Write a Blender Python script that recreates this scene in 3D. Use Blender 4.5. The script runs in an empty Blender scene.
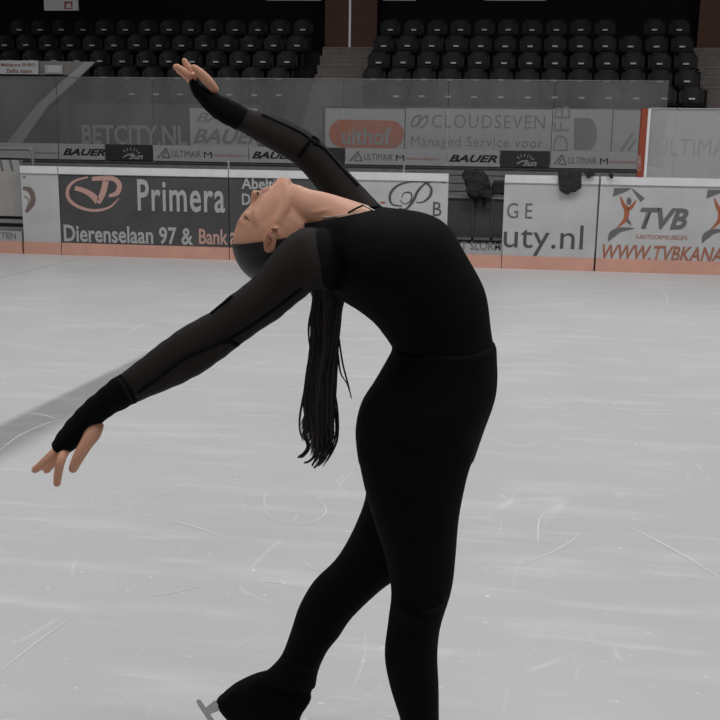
import bpy, bmesh, math, random
from mathutils import Vector, Matrix, Euler
from mathutils.bvhtree import BVHTree
from mathutils import noise as mnoise
random.seed(7)
sc = bpy.context.scene
COL = sc.collection

# ------------------------------------------------------------------ camera, world, lights, exposure
YAW, PITCH, ROLL, CZ, FPX = 0.1326, 0.2073, 0.0157, 1.45, 1000.0
F = Vector((-math.sin(YAW)*math.cos(PITCH), math.cos(YAW)*math.cos(PITCH), -math.sin(PITCH)))
R0 = Vector((math.cos(YAW), math.sin(YAW), 0)); U0 = R0.cross(F)
RR = R0*math.cos(ROLL) + U0*math.sin(ROLL); UU = -R0*math.sin(ROLL) + U0*math.cos(ROLL)
CAM = Vector((0, 0, CZ))
cd = bpy.data.cameras.new('camera'); cam = bpy.data.objects.new('camera', cd); COL.objects.link(cam)
cd.sensor_fit = 'HORIZONTAL'; cd.sensor_width = 36; cd.lens = 36*FPX/720; cd.clip_start = .05; cd.clip_end = 200
M = Matrix((RR, UU, -F)).transposed().to_4x4(); M.translation = CAM; cam.matrix_world = M
sc.camera = cam
w = bpy.data.worlds.new('hall'); sc.world = w; w.use_nodes = True
w.node_tree.nodes['Background'].inputs[0].default_value = (.9, .93, 1, 1)
w.node_tree.nodes['Background'].inputs[1].default_value = .10
def area(name, loc, size, size_y, power, rot=(0, 0, 0), col=(1, 1, 1)):
    l = bpy.data.lights.new(name, 'AREA'); l.shape = 'RECTANGLE'; l.size = size; l.size_y = size_y
    l.energy = power; l.color = col
    o = bpy.data.objects.new(name, l); o.location = loc; o.rotation_euler = rot; COL.objects.link(o); return o
for i, (lx, ly, p) in enumerate([(-6, 1, 300), (1, 1, 280), (8, 1, 290), (-6, 8.3, 430), (1, 8.3, 450), (8, 8.3, 430)]):
    area('rink_light', (lx, ly, 7.2), 4.5, 2.5, p)
area('rink_light', (-4, -8, 6.5), 14, 5, 190, rot=(math.radians(35), 0, 0))  # fill light added behind the camera, no fixture known there
area('stand_lamp', (0, 17.0, 6.6), 16, .6, 42, rot=(math.radians(25), 0, 0))
vs = sc.view_settings
vs.view_transform = 'Standard'; vs.look = 'None'; vs.gamma = 1; vs.use_curve_mapping = False; vs.exposure = -0.80

# ------------------------------------------------------------------ picture-to-place geometry
def ray(px, py):
    return (F + RR*((px-360)/FPX) + UU*((360-py)/FPX)).normalized()
def onY(px, py, Y):
    d = ray(px, py); return CAM + d*(Y/d.y)
def onZ(px, py, z=0):
    d = ray(px, py); return CAM + d*((z-CZ)/d.z)
HF = Vector((-math.sin(YAW), math.cos(YAW), 0))
PR = 1.95
def P(px, py, wd=0.0):
    d = ray(px, py); return CAM + d*((PR+wd)/d.dot(HF))

# ------------------------------------------------------------------ materials
def mat(name, col, rough=.6, metal=0, spec=.5, noise=0, nscale=8, bump=0, bscale=60, sheen=0, sub=0):
    m = bpy.data.materials.new(name); m.use_nodes = True; nt = m.node_tree; b = nt.nodes['Principled BSDF']
    b.inputs['Base Color'].default_value = (*col, 1); b.inputs['Roughness'].default_value = rough
    b.inputs['Metallic'].default_value = metal; b.inputs['Specular IOR Level'].default_value = spec
    b.inputs['Sheen Weight'].default_value = sheen
    if sub:
        b.inputs['Subsurface Weight'].default_value = sub; b.inputs['Subsurface Scale'].default_value = .01
    tc = nt.nodes.new('ShaderNodeTexCoord')
    if noise:
        n = nt.nodes.new('ShaderNodeTexNoise'); n.inputs['Scale'].default_value = nscale; n.inputs['Detail'].default_value = 6
        nt.links.new(tc.outputs['Object'], n.inputs['Vector'])
        r = nt.nodes.new('ShaderNodeMapRange'); r.inputs[1].default_value = .3; r.inputs[2].default_value = .7
        r.inputs[3].default_value = 1-noise; r.inputs[4].default_value = 1+noise
        nt.links.new(n.outputs['Fac'], r.inputs[0])
        v = nt.nodes.new('ShaderNodeVectorMath'); v.operation = 'SCALE'; v.inputs[0].default_value = col
        nt.links.new(r.outputs[0], v.inputs['Scale']); nt.links.new(v.outputs[0], b.inputs['Base Color'])
    if bump:
        n = nt.nodes.new('ShaderNodeTexNoise'); n.inputs['Scale'].default_value = bscale; n.inputs['Detail'].default_value = 4
        nt.links.new(tc.outputs['Object'], n.inputs['Vector'])
        bp = nt.nodes.new('ShaderNodeBump'); bp.inputs['Strength'].default_value = bump; bp.inputs['Distance'].default_value = .01
        nt.links.new(n.outputs['Fac'], bp.inputs['Height']); nt.links.new(bp.outputs[0], b.inputs['Normal'])
    return m
def see_through(name, col, fac, tint, rough=.5):
    m = bpy.data.materials.new(name); m.use_nodes = True; nt = m.node_tree; nt.nodes.clear()
    o = nt.nodes.new('ShaderNodeOutputMaterial'); mx = nt.nodes.new('ShaderNodeMixShader')
    t = nt.nodes.new('ShaderNodeBsdfTransparent'); t.inputs[0].default_value = (*tint, 1)
    p = nt.nodes.new('ShaderNodeBsdfPrincipled'); p.inputs['Base Color'].default_value = (*col, 1); p.inputs['Roughness'].default_value = rough
    p.inputs['Specular IOR Level'].default_value = .2
    nt.links.new(t.outputs[0], mx.inputs[1]); nt.links.new(p.outputs[0], mx.inputs[2])
    nt.links.new(mx.outputs[0], o.inputs[0]); mx.inputs[0].default_value = fac
    return m, mx, nt

MT = {}
MT['white_board'] = mat('white_board', (.47, .47, .47), .45, noise=.09, nscale=3)
MT['rail'] = mat('white_rail', (.68, .68, .68), .4, noise=.06, nscale=5)
MT['dark_board'] = mat('dark_board', (.062, .062, .064), .5, noise=.2, nscale=2.5)
MT['kick'] = mat('orange_kick', (.60, .32, .245), .5, noise=.08, nscale=4)
MT['light_letter'] = mat('light_letter', (.40, .40, .40), .5)
MT['pink_letter'] = mat('pink_letter', (.50, .30, .26), .5)
MT['dark_letter'] = mat('dark_letter', (.07, .07, .075), .5)
MT['grey_letter'] = mat('grey_letter', (.13, .125, .13), .5)
MT['orange_letter'] = mat('orange_letter', (.36, .105, .045), .5)
MT['brown_letter'] = mat('brown_letter', (.34, .13, .08), .5)
MT['black_letter'] = mat('black_letter', (.012, .012, .012), .5)
MT['board_brown'] = mat('swirl_brown', (.17, .12, .11), .5)
MT['strip'] = mat('pale_strip', (.36, .36, .36), .5, noise=.06)
MT['strip_dark'] = mat('dark_strip', (.025, .025, .025), .5)
MT['far_board'] = mat('far_board', (.20, .195, .19), .5, noise=.15)
MT['banner_dark'] = mat('banner_dark', (.10, .10, .10), .6, noise=.1)
MT['banner_pale'] = mat('banner_pale', (.50, .50, .50), .6, noise=.05)
MT['banner_grey'] = mat('banner_grey', (.78, .78, .78), .6, noise=.05)
MT['banner_ink'] = mat('banner_ink', (.30, .30, .30), .6)
MT['banner_ghost'] = mat('banner_ghost', (.42, .42, .42), .6)
MT['banner_orange'] = mat('banner_orange', (.85, .17, .035), .6)
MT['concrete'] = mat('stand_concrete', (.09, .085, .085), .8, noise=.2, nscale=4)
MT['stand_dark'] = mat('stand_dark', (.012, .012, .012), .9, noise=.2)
MT['step'] = mat('step', (.26, .225, .21), .8, noise=.15)
MT['step_nose'] = mat('step_nose', (.36, .29, .26), .8)
MT['seat'] = mat('seat_plastic', (.022, .022, .023), .5, spec=.25, noise=.15)
MT['tag'] = mat('seat_tag', (.8, .8, .82), .5)
MT['unlit_black'] = mat('unlit_black', (.006, .006, .006), .9)  # near black stands in for the light fading above the seats
MT['hall_wall'] = mat('hall_wall', (.12, .12, .12), .9)
MT['brown_door'] = mat('brown_door', (.17, .075, .042), .6, noise=.15, nscale=3)
MT['steel'] = mat('steel', (.45, .45, .45), .35, metal=.8)
MT['grey_metal'] = mat('grey_metal', (.22, .22, .22), .5)
MT['rubber'] = mat('rubber_floor', (.03, .03, .03), .8)
MT['red_post'] = mat('red_post', (.25, .045, .018), .45)
MT['grey_panel'] = mat('grey_panel', (.33, .315, .30), .5, noise=.06)
MT['cloth_dark'] = mat('dark_cloth', (.018, .018, .019), .9, noise=.3, nscale=20)
MT['skin'] = mat('skin', (.64, .33, .215), .5, spec=.35, noise=.06, nscale=14, sub=.12)
MT['lip'] = mat('lip', (.44, .16, .11), .45)
MT['brow'] = mat('brow', (.05, .028, .02), .8)
MT['hair'] = mat('hair', (.012, .009, .008), .45, spec=.4, bump=.12, bscale=60)
MT['hair_brown'] = mat('hair_brown', (.040, .026, .020), .4, spec=.5)
MT['black'] = mat('black_stretch', (.0045, .0045, .0045), .85, spec=.06, bump=.12, bscale=14)
MT['legging'] = mat('black_legging', (.004, .004, .004), .8, spec=.06, bump=.12, bscale=10)
MT['seam'] = mat('black_seam', (.003, .003, .003), .9, spec=.1)
MT['trim'] = mat('silver_trim', (.45, .44, .42), .4, metal=.3)
MT['nail'] = mat('nail', (.62, .38, .30), .3)
MT['sheer'] = see_through('sheer_mesh', (.010, .010, .010), .87, (.9, .9, .9), .8)[0]

# dirty glass: hazy scuffs are on the pane itself
def glass(name, fac, var, tint, haze=.45):
    m, mx, nt = see_through(name, (haze, haze, haze), fac, tint, .35)
    tc = nt.nodes.new('ShaderNodeTexCoord'); mp = nt.nodes.new('ShaderNodeMapping'); mp.inputs['Scale'].default_value = (.8, 1, .35)
    n = nt.nodes.new('ShaderNodeTexNoise'); n.inputs['Scale'].default_value = 1.6; n.inputs['Detail'].default_value = 5
    r = nt.nodes.new('ShaderNodeMapRange'); r.inputs[1].default_value = .35; r.inputs[2].default_value = .7
    r.inputs[3].default_value = fac-var; r.inputs[4].default_value = fac+var
    nt.links.new(tc.outputs['Object'], mp.inputs[0]); nt.links.new(mp.outputs[0], n.inputs['Vector'])
    nt.links.new(n.outputs['Fac'], r.inputs[0]); nt.links.new(r.outputs[0], mx.inputs[0])
    return m
MT['glass'] = glass('scuffed_glass', .22, .05, (.82, .82, .82))
MT['glass_near'] = glass('scuffed_glass_near', .40, .04, (.88, .88, .88), .45)

# ------------------------------------------------------------------ mesh helpers
def link(name, me, m=None, parent=None, smooth=False):
    o = bpy.data.objects.new(name, me); COL.objects.link(o)
    if m: me.materials.append(MT[m] if isinstance(m, str) else m)
    if parent: 
        o.parent = parent; me.transform(Matrix.Translation(-parent_loc(parent)))
    if smooth:
        for p in me.polygons: p.use_smooth = True
    return o
def parent_loc(p):
    v = Vector(p.location)
    while p.parent: p = p.parent; v += Vector(p.location)
    return v
def from_bm(name, bm, m=None, parent=None, smooth=False):
    me = bpy.data.meshes.new(name); bm.normal_update(); bm.to_mesh(me); bm.free(); return link(name, me, m, parent, smooth)
def tag(o, label=None, cat=None, group=None, kind=None):
    for k, v in (('label', label), ('category', cat), ('group', group), ('kind', kind)):
        if v: o[k] = v
    return o
def empty(name, loc, label, cat, group=None):
    o = bpy.data.objects.new(name, None); o.location = loc; o.empty_display_size = .1; COL.objects.link(o)
    return tag(o, label, cat, group)
def bx(bm, x0, x1, y0, y1, z0, z1, bevel=0):
    r = bmesh.ops.create_cube(bm, size=1)
    for v in r['verts']:
        v.co = Vector(((x0+x1)/2+v.co.x*(x1-x0), (y0+y1)/2+v.co.y*(y1-y0), (z0+z1)/2+v.co.z*(z1-z0)))
    if bevel:
        es = list({e for v in r['verts'] for e in v.link_edges})
        bmesh.ops.bevel(bm, geom=es, offset=bevel, segments=2, affect='EDGES')
    return bm
def box(name, x0, x1, y0, y1, z0, z1, m, parent=None, bevel=0):
    return from_bm(name, bx(bmesh.new(), x0, x1, y0, y1, z0, z1, bevel), m, parent)
def prism(bm, pts, thick):
    """pts: 3D points of a flat outline on a plane of constant Y; extruded towards +Y by thick"""
    a = [bm.verts.new(p) for p in pts]; b = [bm.verts.new(p+Vector((0, thick, 0))) for p in pts]
    n = len(a)
    try:
        bm.faces.new(a); bm.faces.new(b[::-1])
        for i in range(n): bm.faces.new((a[i], b[i], b[(i+1) % n], a[(i+1) % n]))
    except ValueError: pass
def beam(bm, a, b, wd, th, side=Vector((0, 1, 0))):
    d = (b-a).normalized(); u = d.cross(side).normalized()*wd/2; v = side.normalized()*th/2
    vs_ = [bm.verts.new(p+s*u+t*v) for p in (a, b) for s, t in ((-1, -1), (1, -1), (1, 1), (-1, 1))]
    for f in ((0, 1, 2, 3), (7, 6, 5, 4), (0, 4, 5, 1), (1, 5, 6, 2), (2, 6, 7, 3), (3, 7, 4, 0)): bm.faces.new([vs_[i] for i in f])
def cr(pts, k):
    """Catmull-Rom through tuples of Vectors/floats"""
    out = []; n = len(pts)
    for i in range(n-1):
        p0, p1, p2, p3 = pts[max(i-1, 0)], pts[i], pts[i+1], pts[min(i+2, n-1)]
        for j in range(k):
            t = j/k; t2 = t*t; t3 = t2*t
            out.append(tuple(.5*((2*b)+(c-a)*t+(2*a-5*b+4*c-d)*t2+(3*b-a-3*c+d)*t3) for a, b, c, d in zip(p0, p1, p2, p3)))
    out.append(pts[-1]); return out
def rings(bm, rs, caps=True):
    L = [[bm.verts.new(p) for p in r] for r in rs]; n = len(L[0])
    for a, b in zip(L, L[1:]):
        for i in range(n): bm.faces.new((a[i], a[(i+1) % n], b[(i+1) % n], b[i]))
    if caps:
        for r, q in ((L[0], -1), (L[-1], 1)):
            c = bm.verts.new(sum((v.co for v in r), Vector())/n)
            for i in range(n):
                f = (r[i], r[(i+1) % n], c) if q == 1 else (r[(i+1) % n], r[i], c)
                bm.faces.new(f)
def tube(bm, pts, rad, n=10, k=4, caps=True, round_end=False):
    """pts list of Vectors, rad float or list"""
    if not isinstance(rad, (list, tuple)): rad = [rad]*len(pts)
    if round_end:
        d = (pts[-1]-pts[-2]).normalized(); r = rad[-1]
        pts = pts+[pts[-1]+d*r*.55, pts[-1]+d*r*.9]; rad = list(rad)+[r*.8, r*.35]
    S = cr([(p, r) for p, r in zip(pts, rad)], k) if len(pts) > 2 else list(zip(pts, rad))
    rs = []; up = None
    for i, (p, r) in enumerate(S):
        d = (S[min(i+1, len(S)-1)][0]-S[max(i-1, 0)][0]).normalized()
        if up is None: up = d.orthogonal().normalized()
        up = (up-d*up.dot(d)).normalized(); v = d.cross(up)
        rs.append([p+(up*math.cos(a)+v*math.sin(a))*r for a in (2*math.pi*j/n for j in range(n))])
    rings(bm, rs, caps)
def loft(bm, st, inset=0, n=28, k=5, caps=True, ex=2.0):
    """stations (ax,ay,bx,by,w,hd): silhouette edge pixels, offset in depth, half depth in metres"""
    S = []
    for ax, ay, bx_, by, wd, hd in st:
        a, b = P(ax, ay, wd), P(bx_, by, wd); S.append(((a+b)/2, (a-b)/2, hd))
    rs = []
    for c, h, hd in cr(S, k):
        L = h.length; h = h*max(L-inset, .002)/L; q = HF*max(hd-inset, .002)
        rg = []
        for j in range(n):
            t = 2*math.pi*j/n; cs, sn = math.cos(t), math.sin(t)
            cs = math.copysign(abs(cs)**(2/ex), cs); sn = math.copysign(abs(sn)**(2/ex), sn)
            rg.append(c+h*cs+q*sn)
        rs.append(rg)
    rings(bm, rs, caps)
def ellipsoid(bm, c, ax1, ax2, ax3, seg=28):
    r = bmesh.ops.create_uvsphere(bm, u_segments=seg, v_segments=seg//2, radius=1)
    for v in r['verts']:
        x, y, z = v.co; v.co = c+ax1*x+ax2*y+ax3*z
def remesh(bm, voxel, smooth=4, name='tmp'):
    bmesh.ops.recalc_face_normals(bm, faces=bm.faces)
    me = bpy.data.meshes.new(name); bm.to_mesh(me); bm.free()
    o = bpy.data.objects.new('tmp', me); COL.objects.link(o)
    md = o.modifiers.new('r', 'REMESH'); md.mode = 'VOXEL'; md.voxel_size = voxel; md.adaptivity = 0
    if smooth:
        s = o.modifiers.new('s', 'SMOOTH'); s.factor = .5; s.iterations = smooth
    dg = bpy.context.evaluated_depsgraph_get(); dg.update()
    out = bpy.data.meshes.new_from_object(o.evaluated_get(dg)); out.name = name
    bpy.data.objects.remove(o); bpy.data.meshes.remove(me)
    for p in out.polygons: p.use_smooth = True
    return out

# lettering and marks on a plane of constant Y
def text(s, x0, y0, x1, y1, Y, m, parent, shear=0, bold=.0, rot=0, name='lettering', th=.004, space=1.0, caps_small=False):
    c = bpy.data.curves.new('t', 'FONT'); c.body = s; c.size = 1; c.shear = shear; c.offset = bold; c.space_character = space
    if caps_small: pass
    c.resolution_u = 3
    o = bpy.data.objects.new('t', c); COL.objects.link(o)
    dg = bpy.context.evaluated_depsgraph_get(); dg.update()
    me = bpy.data.meshes.new_from_object(o.evaluated_get(dg)); me.name = name
    bpy.data.objects.remove(o); bpy.data.curves.remove(c)
    vs_ = me.vertices
    if rot:
        for v in vs_: v.co = Vector((-v.co.y, v.co.x, 0))
    mnx, mxx = min(v.co.x for v in vs_), max(v.co.x for v in vs_); mny, mxy = min(v.co.y for v in vs_), max(v.co.y for v in vs_)
    xm, ym = (x0+x1)/2, (y0+y1)/2
    X0, X1 = onY(x0, ym, Y).x, onY(x1, ym, Y).x; Z1, Z0 = onY(xm, y0, Y).z, onY(xm, y1, Y).z
    for v in vs_:
        v.co = Vector((X0+(v.co.x-mnx)/(mxx-mnx)*(X1-X0), Y-th, Z0+(v.co.y-mny)/(mxy-mny)*(Z1-Z0)))
    return link(name, me, m, parent)
def poly(pts, Y, m, parent, name='emblem', th=.004):
    bm = bmesh.new(); prism(bm, [onY(x, y, Y)-Vector((0, th, 0)) for x, y in pts], th*.7)
    bmesh.ops.triangulate(bm, faces=[f for f in bm.faces if len(f.verts) > 4])
    bmesh.ops.recalc_face_normals(bm, faces=bm.faces)
    return from_bm(name, bm, m, parent)
def ribbon(bm, pts, wds, Y, th=.004, k=6):
    S = cr([(Vector(p), w_) for p, w_ in zip(pts, wds)], k)
    L = []
    for i, (p, w_) in enumerate(S):
        d = (S[min(i+1, len(S)-1)][0]-S[max(i-1, 0)][0]).normalized(); n = Vector((-d.y, d.x))*w_/2
        L.append([bm.verts.new(onY(*(p+n*s), Y)-Vector((0, th, 0))) for s in (-1, 1)])
    for a, b in zip(L, L[1:]): bm.faces.new((a[0], a[1], b[1], b[0]))
def ribbons(lst, Y, m, parent, name='emblem', th=.004):
    bm = bmesh.new()
    for pts, wds in lst: ribbon(bm, pts, wds, Y, th)
    return from_bm(name, bm, m, parent)

# ------------------------------------------------------------------ the setting
YB, HB = 12.82, 1.171          # face and height of the near boards
YF = 15.5                      # second row of boards with glass
YW = 18.1                      # banner wall of the stand
# ice with printed line under the surface and skate scratches
def ice_material():
    m = bpy.data.materials.new('ice'); m.use_nodes = True; nt = m.node_tree; b = nt.nodes['Principled BSDF']; N = nt.nodes.new; Lk = nt.links.new
    tc = N('ShaderNodeTexCoord')
    def math_(op, a, c=None, cl=False):
        n = N('ShaderNodeMath'); n.operation = op; n.use_clamp = cl
        for i, v in enumerate((a, c)):
            if v is None: continue
            if isinstance(v, (int, float)): n.inputs[i].default_value = v
            else: Lk(v, n.inputs[i])
        return n.outputs[0]
    def nz(scale, sx, sy, detail=5, rot=0):
        mp = N('ShaderNodeMapping'); mp.inputs['Scale'].default_value = (sx, sy, 1); mp.inputs['Rotation'].default_value = (0, 0, rot)
        Lk(tc.outputs['Object'], mp.inputs[0]); n = N('ShaderNodeTexNoise'); n.inputs['Scale'].default_value = scale; n.inputs['Detail'].default_value = detail
        Lk(mp.outputs[0], n.inputs['Vector']); return n.outputs['Fac']
    def rng(v, a, c, lo, hi):
        r = N('ShaderNodeMapRange'); Lk(v, r.inputs[0])
        for i, q in zip((1, 2, 3, 4), (a, c, lo, hi)): r.inputs[i].default_value = q
        r.interpolation_type = 'SMOOTHSTEP'; return r.outputs[0]
    base = rng(nz(.6, 1, 1), .3, .7, -.02, .02)
    streak = rng(nz(2.2, .55, 2.6, 6, .2), .50, .68, 0, .055)
    streak2 = rng(nz(5, .35, 3.2, 5, -.5), .57, .70, 0, .06)
    sp = rng(nz(26, 1, 1.6, 2), .70, .735, 0, .2)
    # thin skate cuts: narrow band where a warped noise crosses its middle
    def cuts(scale, rot, seed, amt, wdt):
        f = nz(scale, 1, .5, 1.5, rot); d = math_('ABSOLUTE', math_('SUBTRACT', f, seed)); line = rng(d, 0, wdt, amt, 0)
        mask = rng(nz(scale*3.1, 1, 1, 2, rot+1), .53, .66, 0, 1); return math_('MULTIPLY', line, mask)
    c1 = cuts(1.1, .4, .47, .09, .004); c2 = cuts(1.7, 1.3, .52, .075, .004); c3 = cuts(.7, 2.4, .5, .08, .0025)
    tot = base
    for q in (streak, streak2, sp, c1, c2, c3): tot = math_('ADD', tot, q)
    # line painted under the ice (soft, seen through it)
    sx = N('ShaderNodeSeparateXYZ'); Lk(tc.outputs['Object'], sx.inputs[0])
    k = (LN_B.x-LN_A.x)/(LN_B.y-LN_A.y)
    xr = math_('SUBTRACT', sx.outputs[0], math_('ADD', math_('MULTIPLY', math_('SUBTRACT', sx.outputs[1], LN_A.y), k), LN_A.x))
    band = math_('MULTIPLY', rng(xr, -LN_W/2-.03, -LN_W/2+.05, 0, 1), rng(xr, LN_W/2-.04, LN_W/2+.16, 1, 0))
    x2 = math_('ABSOLUTE', math_('SUBTRACT', sx.outputs[0], G_X)); thin = rng(x2, .02, .04, 1, 0)
    v = math_('ADD', math_('ADD', tot, .565), math_('MULTIPLY', band, -.25)); v = math_('ADD', v, math_('MULTIPLY', thin, -.10))
    cc = N('ShaderNodeCombineColor'); Lk(v, cc.inputs[0]); Lk(v, cc.inputs[1]); Lk(math_('MULTIPLY', v, 1.005), cc.inputs[2])
    Lk(cc.outputs[0], b.inputs['Base Color']); b.inputs['Roughness'].default_value = .38; b.inputs['Specular IOR Level'].default_value = .35
    bp = N('ShaderNodeBump'); bp.inputs['Strength'].default_value = .08; bp.inputs['Distance'].default_value = .01
    Lk(tot, bp.inputs['Height']); Lk(bp.outputs[0], b.inputs['Normal'])
    return m
_u0, _u1, _l0, _l1 = onZ(0, 424), onZ(110, 371), onZ(0, 452), onZ(50, 425)
def xat(a, b, y): return a.x+(b.x-a.x)*(y-a.y)/(b.y-a.y)
LN_A = Vector(((xat(_u0, _u1, 5.5)+xat(_l0, _l1, 5.5))/2, 5.5)); LN_B = Vector(((xat(_u0, _u1, 7.0)+xat(_l0, _l1, 7.0))/2, 7.0))
LN_W = abs(xat(_u0, _u1, 5.5)-xat(_l0, _l1, 5.5)); G_X = onZ(0, 278).x
MT['ice'] = ice_material()
ice = box('floor', -16, 16, -14, YB+.12, -.06, 0, 'ice'); tag(ice, 'pale grey skating ice with fine skate scratches', 'ice', kind='structure')
fl2 = box('floor_stand', -16, 16, YB+.12, 26, -.06, 0, 'rubber'); tag(fl2, 'dark floor behind the rink boards', 'floor', kind='structure')
wb = box('wall_back', -16, 16, 24.2, 24.4, 0, 9, 'unlit_black'); tag(wb, 'wall behind the stand, black for the fading light', 'wall', kind='structure')
for nm, xa, xb in (('wall_left', -16.2, -16), ('wall_right', 16, 16.2)):
    tag(box(nm, xa, xb, -14, 24.4, 0, 9, 'hall_wall'), 'plain dark grey side wall of the hall', 'wall', kind='structure')
ce = box('ceiling', -16, 16, 18.5, 24.4, 7.5, 7.6, 'unlit_black'); tag(ce, 'dark ceiling over the stand', 'ceiling', kind='structure')

# ice marks worth naming individually
def mark(pts, wd):
    bm = bmesh.new(); S = cr([(Vector(p),) for p in pts], 8); L = []
    q = [onZ(p.x, p.y, .0012) for (p,) in S]
    for i, p in enumerate(q):
        d = (q[min(i+1, len(q)-1)]-q[max(i-1, 0)]).normalized(); n = Vector((-d.y, d.x, 0))*wd*(.3+.7*math.sin(math.pi*(i+.5)/len(q)))/2
        L.append((bm.verts.new(p-n), bm.verts.new(p+n)))
    for a, b in zip(L, L[1:]): bm.faces.new((a[0], b[0], b[1], a[1]))
    return from_bm('skate_scratch', bm, 'scratch', ice)
MT['scratch'] = mat('scratch', (.74, .74, .74), .6)
for pts, wd in [([(264, 502), (268, 515), (285, 523), (305, 524), (322, 517), (326, 508), (317, 499), (300, 496)], .006),
                ([(268, 490), (264, 500), (272, 510)], .005), ([(626, 526), (650, 537), (685, 556), (722, 579)], .010),
                ([(538, 543), (538, 530), (540, 518), (548, 510)], .006), ([(580, 532), (570, 542), (548, 554), (520, 565)], .006),
                ([(0, 672), (20, 655), (45, 636), (74, 616)], .006), ([(163, 522), (185, 524), (208, 531), (229, 540)], .007),
                ([(148, 596), (175, 592), (205, 585)], .005), ([(110, 512), (130, 505), (150, 498), (175, 493)], .006),
                ([(0, 450), (20, 435), (45, 424), (62, 419)], .007), ([(20, 413), (40, 414), (57, 419)], .008),
                ([(520, 382), (545, 391), (580, 400), (620, 409), (690, 413)], .010), ([(610, 274), (650, 281), (668, 300), (655, 312)], .012),
                ([(560, 290), (585, 293), (606, 296)], .02), ([(303, 560), (312, 568), (330, 572)], .005),
                ([(265, 582), (280, 583), (300, 588)], .005), ([(85, 332), (100, 338), (125, 334), (150, 322), (190, 316)], .012),
                ([(60, 372), (90, 368), (112, 361)], .012), ([(200, 417), (215, 413), (224, 417)], .008)]:
    mark(pts, wd)

# ---- near boards: sections
KZ = .165                       # height of the orange kick strip
def board(x0, x1, m, label, Y=YB, rail_m='rail'):
    X0, X1 = onY(x0, 210, Y).x+.006, onY(x1, 210, Y).x-.006
    e = empty('rink_board', ((X0+X1)/2, Y, 0), label, 'rink board', 'white topped boards along the rink')
    box('panel', X0, X1, Y, Y+.10, KZ-.01, HB-.10, m, e)
    box('kick_plate', X0, X1, Y-.012, Y+.10, 0, KZ, 'kick', e)
    box('top_rail', X0, X1, Y-.02, Y+.12, HB-.10, HB, rail_m, e, .006)
    return e
Yt = YB
bA = board(22, 60, 'white_board', 'narrow white rink board with a brown swirl, beside the left opening')
ribbons([([(23, 188), (30, 190), (33, 197), (32, 204), (26, 212)], [3, 5, 5, 5, 3]), ([(24, 196), (29, 200), (27, 208)], [1, 1, 1])], Yt, 'board_brown', bA)
poly([(22.5, 176), (26, 176), (24, 179)], Yt, 'board_brown', bA)
bB = board(60, 229, 'dark_board', 'dark grey rink board with large pale shop lettering and pink emblem')
ribbons([([(88, 177), (75, 181), (68, 189), (69, 199), (79, 207), (95, 210.5), (110, 207), (119, 198)], [1.5, 2.5, 3.4, 3.4, 3.2, 2.8, 2.2, .8])], Yt, 'pink_letter', bB)
ribbons([([(75, 188), (85, 191), (93, 196), (98, 202)], [4.5, 5, 6, 6]), ([(98, 203), (103, 193), (106, 181)], [5, 6, 6]),
         ([(92, 179), (104, 178), (114, 179), (119.5, 185), (117, 193), (109, 196)], [4, 5, 5, 5, 5, 3])], Yt, 'pink_letter', bB)
text('Primera', 137.5, 180, 225, 212, Yt, 'light_letter', bB, bold=.015, space=1.1)
text('Dierenselaan 97 &', 64, 226, 193, 243.5, Yt, 'light_letter', bB, bold=.02)
text('Bank', 199, 229, 228, 244.5, Yt, 'pink_letter', bB, bold=.02)
bC = board(229, 330, 'dark_board', 'dark grey rink board behind the raised chin of the skater')
text('Abeltje', 241.5, 178, 283, 193, Yt, 'light_letter', bC, bold=.02)
text('Domburg', 242, 194, 292, 209, Yt, 'light_letter', bC, bold=.02)
text('astraat', 230, 230, 272, 245.5, Yt, 'pink_letter', bC, bold=.02)
bD = board(330, 448, 'white_board', 'white rink board with a dark curling script initial, behind the far shoulder')
ribbons([([(446, 183), (436, 181), (425, 184), (418, 191), (413, 201), (406, 209), (399, 208)], [.8, 1.2, 1.6, 2.6, 3, 2, 1]),
         ([(400, 200), (405, 204), (411, 200), (411, 193), (404, 193), (402, 198)], [.7, .9, 1.2, 1.5, 1, .7]),
         ([(402, 206), (392, 204), (390, 195), (397, 186), (410, 182), (424, 182), (431, 188), (430, 196), (423, 202), (416, 202)], [1, 1.8, 2.6, 2.2, 1.2, 1.5, 2.4, 2.6, 1.6, .8])],
        Yt, 'dark_letter', bD)
text('B', 433, 202, 441.5, 216, Yt, 'dark_letter', bD)
poly([(380.5, 201.6), (385.5, 201.6), (385.5, 203.6), (380.5, 203.6)], Yt, 'orange_letter', bD)
bE = board(503, 597.5, 'white_board', 'white rink board with grey web address, right of the open gate')
text('GE', 507, 203, 532.5, 218.5, Yt, 'grey_letter', bE, space=1.5)
text('uty.nl', 503.5, 224.5, 583, 256, Yt, 'dark_letter', bE)
bF = board(598.5, 790, 'white_board', 'white rink board with orange and grey dancing figure emblems, under the end glass')
def c5(pts, dx=0, dy=0): return [(580+x/5.143+dx, 170+y/5.143+dy) for x, y in pts]
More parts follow.
